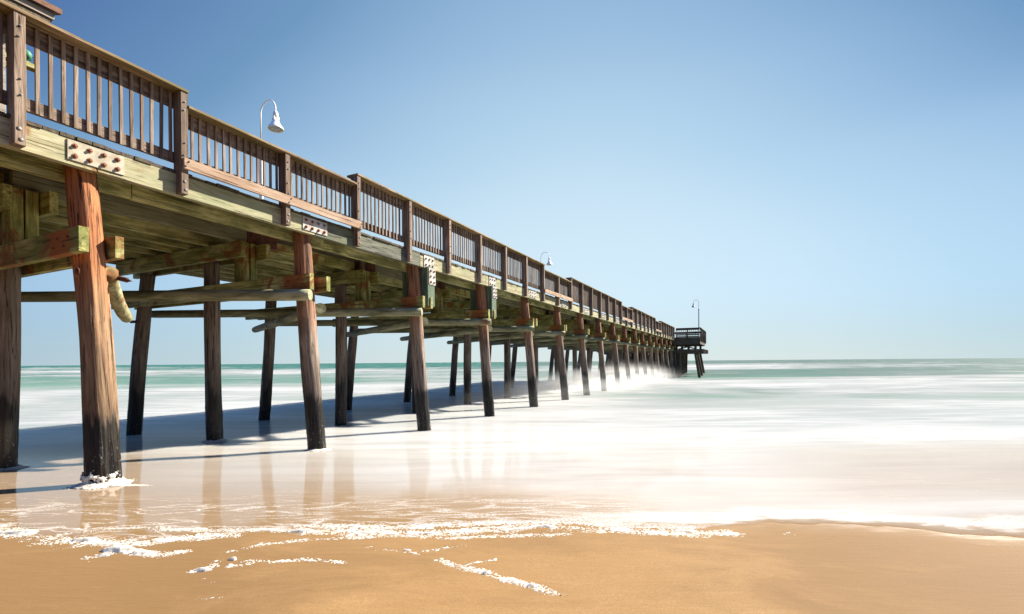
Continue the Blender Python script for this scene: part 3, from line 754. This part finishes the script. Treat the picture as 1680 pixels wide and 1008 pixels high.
# ------------------------------------------------------------------ the lookout platform at the end
plat = empty('end_platform', W(-8, 58, -H), -TH, 'dark timber lookout platform on piles at the seaward end of the pier', 'platform')
def pp(name, x0, x1, y0, y1, z0, z1, mat=M_DARK, parent=None):
    c = Vector(((x0 + x1) / 2 + 8, (y0 + y1) / 2 - 58, (z0 + z1) / 2 + H))
    p = parent or plat
    if p is not plat: c = c - p.location
    return link(name, box_mesh(x1 - x0, y1 - y0, z1 - z0, 0), mat, p, c)
X0, X1, Y0, Y1 = -14.4, -4.06, 54.5, 62
pp('deck', X0, X1, Y0, Y1, 2.40, 2.48)
pp('edge_beam', X0, X1, Y0 - .1, Y0 - .002, 1.70, 2.44); pp('edge_beam', X0, X1, Y1 + .002, Y1 + .1, 1.70, 2.44)
pp('edge_beam', X1 + .002, X1 + .1, Y0 - .1, Y1 + .1, 1.75, 2.44); pp('edge_beam', X0 - .1, X0 - .002, Y0 - .1, Y1 + .1, 1.75, 2.44)
for y in (Y0 + .3, 57, 59.6, Y1 - .3): pp('cap_beam', X0 - .5, X1 + .45, y - .16, y + .16, .78, 1.22)
for i in range(8):
    x = X0 + .4 + i * (X1 - X0 - .8) / 7
    for y in (Y0 + .3, Y1 - .3):
        pp('short_post', x - .12, x + .12, y - .12, y + .12, 1.22, 1.72, M_DARKZ)
for (xa, xb) in ((-6.2, -4.4), (-4.4, -6.2)):
    bm = bmesh.new(); add_box(bm, (0, 0, 0), (1.88, .06, .12), Matrix.Rotation(math.atan2(.42, xa - xb) if xa > xb else -math.atan2(.42, xb - xa), 3, 'Y'))
    link('cross_brace', bm_mesh(bm, 'cross_brace'), M_DARK, plat, Vector((-5.3 + 8, Y0 + (.25 if xa > xb else .35) - 58, 1.46 + H)))
def platrail(along, a, b, fixed, out, gap=False):
    n = max(2, round((b - a) / 2.1)); st = (b - a) / n
    mk = (lambda nm, u0, u1, f0, f1, z0, z1, mt, par: pp(nm, u0, u1, fixed + min(f0 * out, f1 * out), fixed + max(f0 * out, f1 * out), z0, z1, mt, par)) if along == 'x' else \
         (lambda nm, u0, u1, f0, f1, z0, z1, mt, par: pp(nm, fixed + min(f0 * out, f1 * out), fixed + max(f0 * out, f1 * out), u0, u1, z0, z1, mt, par))
    cap = mk('railing', a, b, -.1, .12, 3.44, 3.50, M_DARK, None)
    mk('top_rail', a, b, 0, .05, 3.26, 3.438, M_DARK, cap)
    mk('middle_rail', a, b, 0, .05, 2.70, 2.83, M_DARK, cap); mk('bottom_rail', a, b, 0, .05, 2.50, 2.62, M_DARK, cap)
    for i in range(n + 1):
        u = a + st * i
        mk('post', u - .06 if i else u, u + .06 if i < n else u + .01, .052, .16, 2.0, 3.438, M_DARKZ, cap)
    c = int((b - a) / .19)
    for i in range(1, c): mk('baluster', a + i * (b - a) / c - .02, a + i * (b - a) / c + .02, .051, .09, 2.8, 3.28, M_DARKZ, cap)
platrail('x', X0, -12.4, Y0, 1); platrail('x', -6.4, X1, Y0, -1)
platrail('x', X0, X1, Y1 - .05, 1); platrail('y', Y0 - .1, 57.6, X1 + .06, 1); platrail('y', 59.0, Y1 + .1, X1 + .06, 1)
for x in (-14.0, -12.6, -11.2, -9.6, -8.6, -7.7, -6.9, -6.1, -4.5):
    for y in ((Y0 + .3, 56.4, 58.2, 60, Y1 - .3) if x < -5 else (Y0 + .3, 58, Y1 - .3)):
        dx = .35 if x > -5 else (-.3 if x < -13 else random.uniform(-.15, .15))
        d = Vector((dx, random.uniform(-.1, .1), -2.4)).normalized()
        o = Vector((x + 8, y - 58, 1.0 + H)) + d * (2.6 / -d.z)
        link('pile', PN[random.randint(0, 2)], M_DARKP if 'M_DARKP' in globals() else M_DARKZ, plat, o, (-d).to_track_quat('Z', 'Y').to_matrix()).scale = (1.2, 1.2, .75) if x < -5 else (1.0, 1.0, .75)

# ------------------------------------------------------------------ lamps
def lamp(X, Y, side, label, scale_mat, polemat, group='gooseneck lamps along the pier'):
    L = empty('deck_lamp', W(X, Y, 2.508), -TH, label, 'lamp', group)
    bm = bmesh.new(); add_lathe(bm, [(.11, 0), (.11, .03), (.07, .06), (.055, .5), (.050, 3.45), (.062, 3.50), (.062, 3.62), (.040, 3.68), (.032, 3.72)], 18)
    link('pole', bm_mesh(bm, 'pole', True), polemat, L)
    bm = bmesh.new(); pts = [(0, 0, 3.70), (0, 0, 4.45)] + [(side * (.3 - .3 * math.cos(a)), 0, 4.45 + .3 * math.sin(a)) for a in [math.pi * i / 16 for i in range(1, 17)]] + [(side * .6, 0, 4.37)]
    add_tube(bm, pts, .017, 12); link('arm', bm_mesh(bm, 'arm', True), scale_mat, L)
    bm = bmesh.new()
    add_lathe(bm, [(.028, 4.40), (.045, 4.37), (.065, 4.33), (.070, 4.25), (.045, 4.19), (.028, 4.17)], 20)
    for q in range(4):
        a = q * math.pi / 2 + .5
        add_box(bm, (.085 * math.cos(a), .085 * math.sin(a), 4.15), (.016, .016, .13))
    add_lathe(bm, [(.05, 4.18), (.075, 4.14), (.10, 4.08), (.13, 4.02), (.19, 3.94), (.205, 3.90), (.205, 3.885), (.195, 3.885), (.18, 3.92), (.12, 3.99)], 28)
    sh = link('lamp_shade', bm_mesh(bm, 'lamp_shade', True), scale_mat, L, (side * .6, 0, 0))
    bm = bmesh.new(); add_lathe(bm, [(.001, 3.885), (.08, 3.89), (.14, 3.905), (.178, 3.915), (.178, 3.93)], 24)
    link('lens', bm_mesh(bm, 'lens', True), M_LENS, sh)
lamp(-12.02, 9.0, 1, 'white gooseneck lamp with bell shade, nearest and largest above the railing', M_WHITE, M_WHITE)
lamp(-12.02, 29.6, 1, 'white gooseneck lamp halfway out, barely rising above the railing', M_WHITE, M_WHITE)
lamp(-4.6, 61.3, -1, 'grey lamp on a tall thin pole standing on the end platform', M_GREYP, M_GREYP)

# ------------------------------------------------------------------ kiosk at the left edge
K = empty('kiosk', W(-10, 1, 2.512), -TH, 'small kiosk with plank siding and overhanging brown roof on the pier deck', 'kiosk')
def kp(name, x0, x1, y0, y1, z0, z1, mat, bev=.004):
    return link(name, box_mesh(x1 - x0, y1 - y0, z1 - z0, bev), mat, K, Vector(((x0 + x1) / 2 + 10, (y0 + y1) / 2 - 1, (z0 + z1) / 2 - 2.512)))
bm = bmesh.new()
y = -1.8
while y < 2.66:
    add_box(bm, (-8.42 + 10, y + .07 - 1, .98), (.03, .132, 1.94)); y += .14
add_box(bm, (-8.46 + 10, .43 - 1, .98), (.04, 4.46, 1.94)); add_box(bm, (-11.2 + 10, .43 - 1, .98), (.06, 4.46, 1.94))
add_box(bm, (-9.83 + 10, 2.63 - 1, .98), (2.68, .05, 1.94)); add_box(bm, (-9.83 + 10, -1.77 - 1, .98), (2.68, .05, 1.94))
link('wall', bm_mesh(bm, 'wall'), M_SIDING, K)
kp('corner_board', -8.42, -8.38, 2.60, 2.70, 2.52, 4.44, M_TRIM)
kp('soffit', -11.6, -8.065, -2.1, 3.0, 4.36, 4.40, M_DARK); kp('eave_board', -8.045, -8.0, -2.1, 3.04, 4.475, 4.555, M_TRIM); kp('sub_fascia', -8.06, -8.02, -2.1, 3.0, 4.36, 4.472, M_DARK)
kp('eave_board', -11.6, -8.05, 3.002, 3.04, 4.475, 4.555, M_TRIM)
bm = bmesh.new()
vs = [bm.verts.new(p) for p in [(-7.95 + 10, -3.2, 2.055), (-7.95 + 10, 2.10, 2.055), (-9.8 + 10, 2.10, 2.58), (-9.8 + 10, -3.2, 2.58), (-11.65 + 10, -3.2, 2.055), (-11.65 + 10, 2.10, 2.055)]]
vt = [bm.verts.new(v.co + Vector((0, 0, .07))) for v in vs]
for a, b, c, d in ((0, 1, 2, 3), (3, 2, 5, 4)):
    bm.faces.new((vs[a], vs[d], vs[c], vs[b])); bm.faces.new((vt[a], vt[b], vt[c], vt[d]))
for a, b in ((0, 1), (1, 2), (2, 5), (5, 4), (4, 3), (3, 0)): bm.faces.new((vs[a], vs[b], vt[b], vt[a]))
bmesh.ops.recalc_face_normals(bm, faces=bm.faces)
link('roof', bm_mesh(bm, 'roof'), M_ROOF, K)
bm = bmesh.new(); add_box(bm, (0, 0, 0), (.12, .42, .06)); add_box(bm, (0, -.1, -.1), (.08, .30, .05), Matrix.Rotation(R(28), 3, 'X'))
link('bracket', bm_mesh(bm, 'bracket'), M_BY, K, Vector((-8.6 + 10, 2.87 - 1, 4.02 - 2.512)))
G = empty('lantern', W(-8.6, 2.975, 4.052), -TH, 'small green lantern on the wooden bracket beside the kiosk', 'lantern')
bm = bmesh.new(); add_lathe(bm, [(.03, 0), (.03, .02), (.012, .03), (.012, .05), (.05, .055), (.055, .13), (.035, .16), (.004, .18)], 16)
link('lantern_body', bm_mesh(bm, 'lantern', True), M_GREEN, G)
bm = bmesh.new(); add_tube(bm, [(.0, .055, .10), (0, .075, .12), (0, .075, .03), (0, .06, .0)], .006, 8); link('handle', bm_mesh(bm, 'handle', True), M_DARK, G)

# ------------------------------------------------------------------ sea foam left on the sand and round the piles
fm = NT('sea_foam'); gp = fm.n('ShaderNodeNewGeometry').outputs['Position']
q1 = fm.noise(gp, 130, 3, .7); q2 = fm.noise(gp, 20, 3, .6)
bs = fm.n('ShaderNodeBsdfPrincipled')
fm.l(fm.mix(fm.sstep(q2, .3, .7), (.44, .41, .365), (.36, .315, .25)), bs.inputs['Base Color'])
bs.inputs['Roughness'].default_value = .7; bs.subsurface_method = 'BURLEY'; bs.inputs['Subsurface Weight'].default_value = 1; bs.inputs['Subsurface Radius'].default_value = (1, .95, .9); bs.inputs['Subsurface Scale'].default_value = .03; bs.inputs['Specular IOR Level'].default_value = .3
fm.l(fm.bump(q1, .8, .004), bs.inputs['Normal'])
fm.done(bs.outputs[0])
def vnoise(x, y, seed=0):
    xi, yi = np.floor(x).astype(np.int64), np.floor(y).astype(np.int64)
    fx, fy = x - xi, y - yi; fx = fx * fx * (3 - 2 * fx); fy = fy * fy * (3 - 2 * fy)
    def h(a, b):
        n = (a * 374761393 + b * 668265263 + seed * 974634777) & 0xffffffff
        n = ((n ^ (n >> 13)) * 1274126177) & 0xffffffff
        return ((n ^ (n >> 16)) & 0xffff) / 65535.0
    return (h(xi, yi) * (1 - fx) + h(xi + 1, yi) * fx) * (1 - fy) + (h(xi, yi + 1) * (1 - fx) + h(xi + 1, yi + 1) * fx) * fy
def fbm(x, y, o=5, seed=0):
    t = 0; a = .5; n = 0
    for k in range(o): t = t + a * vnoise(x * 2 ** k, y * 2 ** k, seed + k); n += a; a *= .6
    return t / n
def worley(x, y, seed=0):
    xi, yi = np.floor(x).astype(np.int64), np.floor(y).astype(np.int64); f1 = np.full(x.shape, 9.0); f2 = f1.copy()
    for a in (-1, 0, 1):
        for b in (-1, 0, 1):
            n = ((xi + a) * 374761393 + (yi + b) * 668265263 + seed) & 0xffffffff; n = ((n ^ (n >> 13)) * 1274126177) & 0xffffffff
            d = np.hypot(xi + a + (n & 255) / 255.0 - x, yi + b + ((n >> 8) & 255) / 255.0 - y)
            f2 = np.minimum(f2, np.maximum(f1, d)); f1 = np.minimum(f1, d)
    return f2 - f1
FV, FF, nv = [], [], 0
def foam_sheet(x0, x1, y0, y1, st, dens, hfun, zf):
    """keep the cells of a fine grid where foam lies; dens > 0 is foam, hfun its thickness"""
    global nv
    xs = np.arange(x0, x1, st); ys = np.arange(y0, y1, st); Yg, Xg = np.meshgrid(ys, xs, indexing='ij')
    de = dens(Xg, Yg); Zg = zf(Xg, Yg) + np.where(de > 0, hfun(Xg, Yg, de), -.004)
    keep = (de[:-1, :-1] > 0) | (de[1:, 1:] > 0) | (de[1:, :-1] > 0) | (de[:-1, 1:] > 0)
    i = np.arange(Xg.size).reshape(Xg.shape)
    q = np.stack([i[:-1, :-1], i[:-1, 1:], i[1:, 1:], i[1:, :-1]], -1)[keep]
    u, inv = np.unique(q, return_inverse=True)
    P = np.stack([Xg.ravel()[u], Yg.ravel()[u], Zg.ravel()[u]], -1)
    FV.append(P); FF.append(inv.reshape(-1, 4) + nv); nv += len(P)
LINES = (
    (((-60, 860), (0, 864), (60, 882), (140, 888), (230, 890), (300, 880), (380, 876)), .050, 1.0),
    (((100, 874), (220, 862), (330, 866), (430, 868), (520, 874), (620, 880)), .040, .9),
    (((150, 915), (175, 908), (200, 903), (240, 908), (262, 912), (292, 907)), .036, 1.0),
    (((316, 942), (345, 934), (356, 924), (385, 921), (412, 926), (402, 932), (372, 934)), .018, .95), (((412, 924), (450, 928), (500, 922), (560, 931)), .020, .68),
    (((600, 902), (650, 909), (685, 914), (720, 905), (760, 898)), .022, .68), (((720, 925), (760, 940), (800, 951), (850, 966), (875, 974), (905, 986), (935, 998), (975, 1006)), .026, .85),
    (((760, 936), (785, 930), (815, 925)), .014, .7), (((380, 905), (420, 896), (500, 888), (640, 882)), .026, .62), (((720, 885), (830, 882), (930, 880)), .026, .62),
    (((560, 872), (700, 878), (800, 870), (900, 866), (980, 872), (1100, 877), (1190, 876)), .055, 1.0), (((500, 862), (640, 866), (800, 858), (960, 862), (1140, 868)), .05, .85),
    (((335, 955), (350, 990), (375, 1002)), .03, .42), (((1285, 876), (1300, 872), (1310, 878)), .010, .8), (((60, 895), (100, 900), (130, 896)), .03, .6))
MOUNDS = [(197, 902, .13, .050, .050), (232, 907, .09, .032, .026), (168, 912, .06, .014, .016), (38, 872, .13, .04, .03), (140, 885, .12, .035, .034), (500, 872, .11, .026, .024),
          (331, 940, .055, .018, .026), (384, 921, .045, .016, .022), (376, 932, .034, .010, .014), (797, 950, .028, .012, .020), (873, 973, .024, .011, .020), (838, 963, .05, .011, .014),
          (935, 999, .11, .026, .032), (663, 908, .030, .009, .012), (681, 914, .018, .007, .010), (1122, 874, .09, .018, .016), (700, 877, .10, .018, .016), (900, 866, .09, .018, .016)]
GL = [([ground(*p) for p in pts], wd, am) for pts, wd, am in LINES]; GM = [(ground(a, b), rx, ry, h) for a, b, rx, ry, h in MOUNDS]
def line_f(X, Y):
    f = np.zeros_like(X)
    for g, wd, am in GL:
        for (ax, ay), (bx, by) in zip(g, g[1:]):
            m_ = (X > min(ax, bx) - .25) & (X < max(ax, bx) + .25) & (Y > min(ay, by) - .25) & (Y < max(ay, by) + .25)
            if not m_.any(): continue
            x, y = X[m_], Y[m_]; L2 = (bx - ax) ** 2 + (by - ay) ** 2
            t = np.clip(((x - ax) * (bx - ax) + (y - ay) * (by - ay)) / L2, 0, 1)
            q = np.hypot(x - ax - t * (bx - ax), (y - ay - t * (by - ay)) * 1.25)
            f[m_] = np.maximum(f[m_], am * np.exp(-(q / (wd * 1.7)) ** 2))
    return f
def mound_f(X, Y):
    f = np.zeros_like(X); hh = np.zeros_like(X)
    for (cx, cy), rx, ry, h in GM:
        q = ((X - cx) / rx) ** 2 + ((Y - cy) / ry) ** 2; g = np.exp(-q * 1.3)
        f = np.maximum(f, np.exp(-q * .9) * 1.15); hh = np.maximum(hh, .55 * h * g)
    return f, hh
def dens(X, Y):
    wx = X + .05 * (fbm(X * 9, Y * 9, 3, 11) - .5); wy = Y + .04 * (fbm(X * 9, Y * 9, 3, 12) - .5)
    gap = np.clip((fbm(X * 3.2, Y * 7, 3, 41) - .36) / .22, 0, 1); lf = line_f(wx, wy) * (.45 + .55 * gap); mf, _ = mound_f(wx, wy)
    n = fbm(X * 11, Y * 26, 6, 3); w = worley(X * 34 + 3 * n, Y * 60, 5)
    solid = np.maximum(lf * .66, mf) + n * 1.15 - 1.19
    lace = np.minimum(lf * .9 + n * 1.0 - .84, .12 - w)
    spk = np.where((vnoise(X * 120, Y * 150, 9) > .74) & (lf + n * .7 > .60), .02, -1)
    return np.maximum(np.maximum(solid, lace), spk)
def hgt(X, Y, de):
    _, hh = mound_f(X, Y)
    lump = fbm(X * 40, Y * 55, 4, 21)
    return np.clip(de * .03, 0, .004) + hh * (.55 + .9 * lump) * np.clip(de * 6, 0, 1) + .0022 * vnoise(X * 130, Y * 150, 8) + .0008
foam_sheet(-4.1, 2.0, 2.45, 3.95, .0065, dens, hgt, lambda X, Y: np.maximum(sand_z(X, Y), sand_z(X, Y) + .016 * np.clip((Y - shore(X)) / .8, 0, 1)))
def collar(X, Y, r, zc, rad, h, tail):
    c = W(X, Y, 0)
    def dn(x, y):
        q = np.hypot(x - c.x, (y - c.y)) - r; q2 = q - tail * np.clip((x - c.x) / .5, 0, 1) * np.exp(-((y - c.y + .05) / .05) ** 2)
        return (1 - np.maximum(q2, 0) / rad) + (fbm(x * 14, y * 22, 5, 4) - .5) * 1.5 - .12 - 9 * (q < -.03)
    def hf(x, y, de):
        q = np.maximum(np.hypot(x - c.x, y - c.y) - r, 0)
        return h * np.exp(-(q / (rad * .55)) ** 1.3) * (.35 + 1.1 * fbm(x * 22, y * 30, 4, 6)) + .004 * vnoise(x * 90, y * 100, 2) + .002
    foam_sheet(c.x - .55, c.x + .65, c.y - .45, c.y + .35, .008, dn, hf, lambda a, b: np.maximum(sand_z(a, b) + .014, zc + 0 * a))
collar(-6.385, 2.815, .145, 0, .13, .06, .3)
collar(-6.52, 5.91, .14, .075, .09, .03, .1); collar(-8.83, 2.815, .13, .12, .09, .03, .1); collar(-9.30, 5.91, .13, .10, .08, .03, .1)
# froth clinging in a broken band on the first pile
th = np.linspace(-2.7, .7, 130); zz = np.linspace(-.01, .24, 70); Zg, Tg = np.meshgrid(zz, th, indexing='ij')
dd = fbm(Tg * 5, Zg * 34, 5, 31) * 1.3 + .20 * np.exp(-((Zg - .13) / .035) ** 2) + .3 * np.exp(-(Zg / .03) ** 2) - 1.2 * np.clip(Zg - .16, 0, 1) * 4 - .60 - .25 * np.abs(Tg + 1.0) / 1.7
rr_ = .157 + np.clip(dd, 0, .3) * .09 + .004 * vnoise(Tg * 22, Zg * 150, 3) - .02 * (dd < 0)
cx_ = -6.395 - OX + 0 * Tg; px_ = -6.395 - .118 * (Zg - .0) + rr_ * np.cos(Tg); py_ = 2.815 + rr_ * np.sin(Tg)
wx_ = px_ * math.cos(TH) + py_ * math.sin(TH); wy_ = py_ * math.cos(TH) - px_ * math.sin(TH)
keep = (dd[:-1, :-1] > 0) & (dd[1:, 1:] > 0)
i_ = np.arange(dd.size).reshape(dd.shape); q_ = np.stack([i_[:-1, :-1], i_[:-1, 1:], i_[1:, 1:], i_[1:, :-1]], -1)[keep]
u_, inv_ = np.unique(q_, return_inverse=True)
FV.append(np.stack([wx_.ravel()[u_], wy_.ravel()[u_], .245 + Zg.ravel()[u_]], -1)); FF.append(inv_.reshape(-1, 4) + nv)
V = np.concatenate(FV); Fc = np.concatenate(FF).astype(np.int32)
me = bpy.data.meshes.new('sea_foam'); me.vertices.add(len(V)); me.vertices.foreach_set('co', V.astype(np.float32).ravel())
me.loops.add(Fc.size); me.loops.foreach_set('vertex_index', Fc.ravel()); me.polygons.add(len(Fc))
me.polygons.foreach_set('loop_start', np.arange(0, Fc.size, 4, dtype=np.int32)); me.polygons.foreach_set('loop_total', np.full(len(Fc), 4, dtype=np.int32))
me.polygons.foreach_set('use_smooth', np.ones(len(Fc), dtype=bool)); me.update(); me.validate()
tag(link('sea_foam', me, fm.m), 'white sea foam stranded in lines and clumps on the wet sand', kind='stuff')

# ------------------------------------------------------------------ spray hanging round the middle piles
bm = bmesh.new(); bmesh.ops.create_uvsphere(bm, u_segments=32, v_segments=16, radius=1)
bmesh.ops.scale(bm, vec=(4.6, 25, 1.9), verts=bm.verts)
me = bm_mesh(bm, 'spray', True)
m = NT('spray_mist'); vo = m.n('ShaderNodeVolumePrincipled')
tc = m.n('ShaderNodeTexCoord').outputs['Object']
rr = m.n('ShaderNodeVectorMath', operation='LENGTH'); m.l(m.vmath('MULTIPLY', tc, (1 / 4.6, 1 / 25, 1 / 1.9)), rr.inputs[0])
fall = m.sstep(rr.outputs['Value'], .15, 1, 1, 0)
nz = m.noise(m.vmath('MULTIPLY', tc, (.5, .16, 2.2)), 1, 3, .5)
m.l(m.math('MULTIPLY', m.math('MULTIPLY', fall, fall), m.sstep(nz, .34, .66, .06, .28)), vo.inputs['Density'])
vo.inputs['Color'].default_value = (1, .99, .96, 1); vo.inputs['Anisotropy'].default_value = .2
m.l(vo.outputs[0], m.out.inputs[1])
sp = link('sea_spray', me, m.m, None, W(-7.6, 32, -1.5), (0, 0, -TH))
tag(sp, 'soft white spray hanging round the feet of the middle piles', kind='stuff')
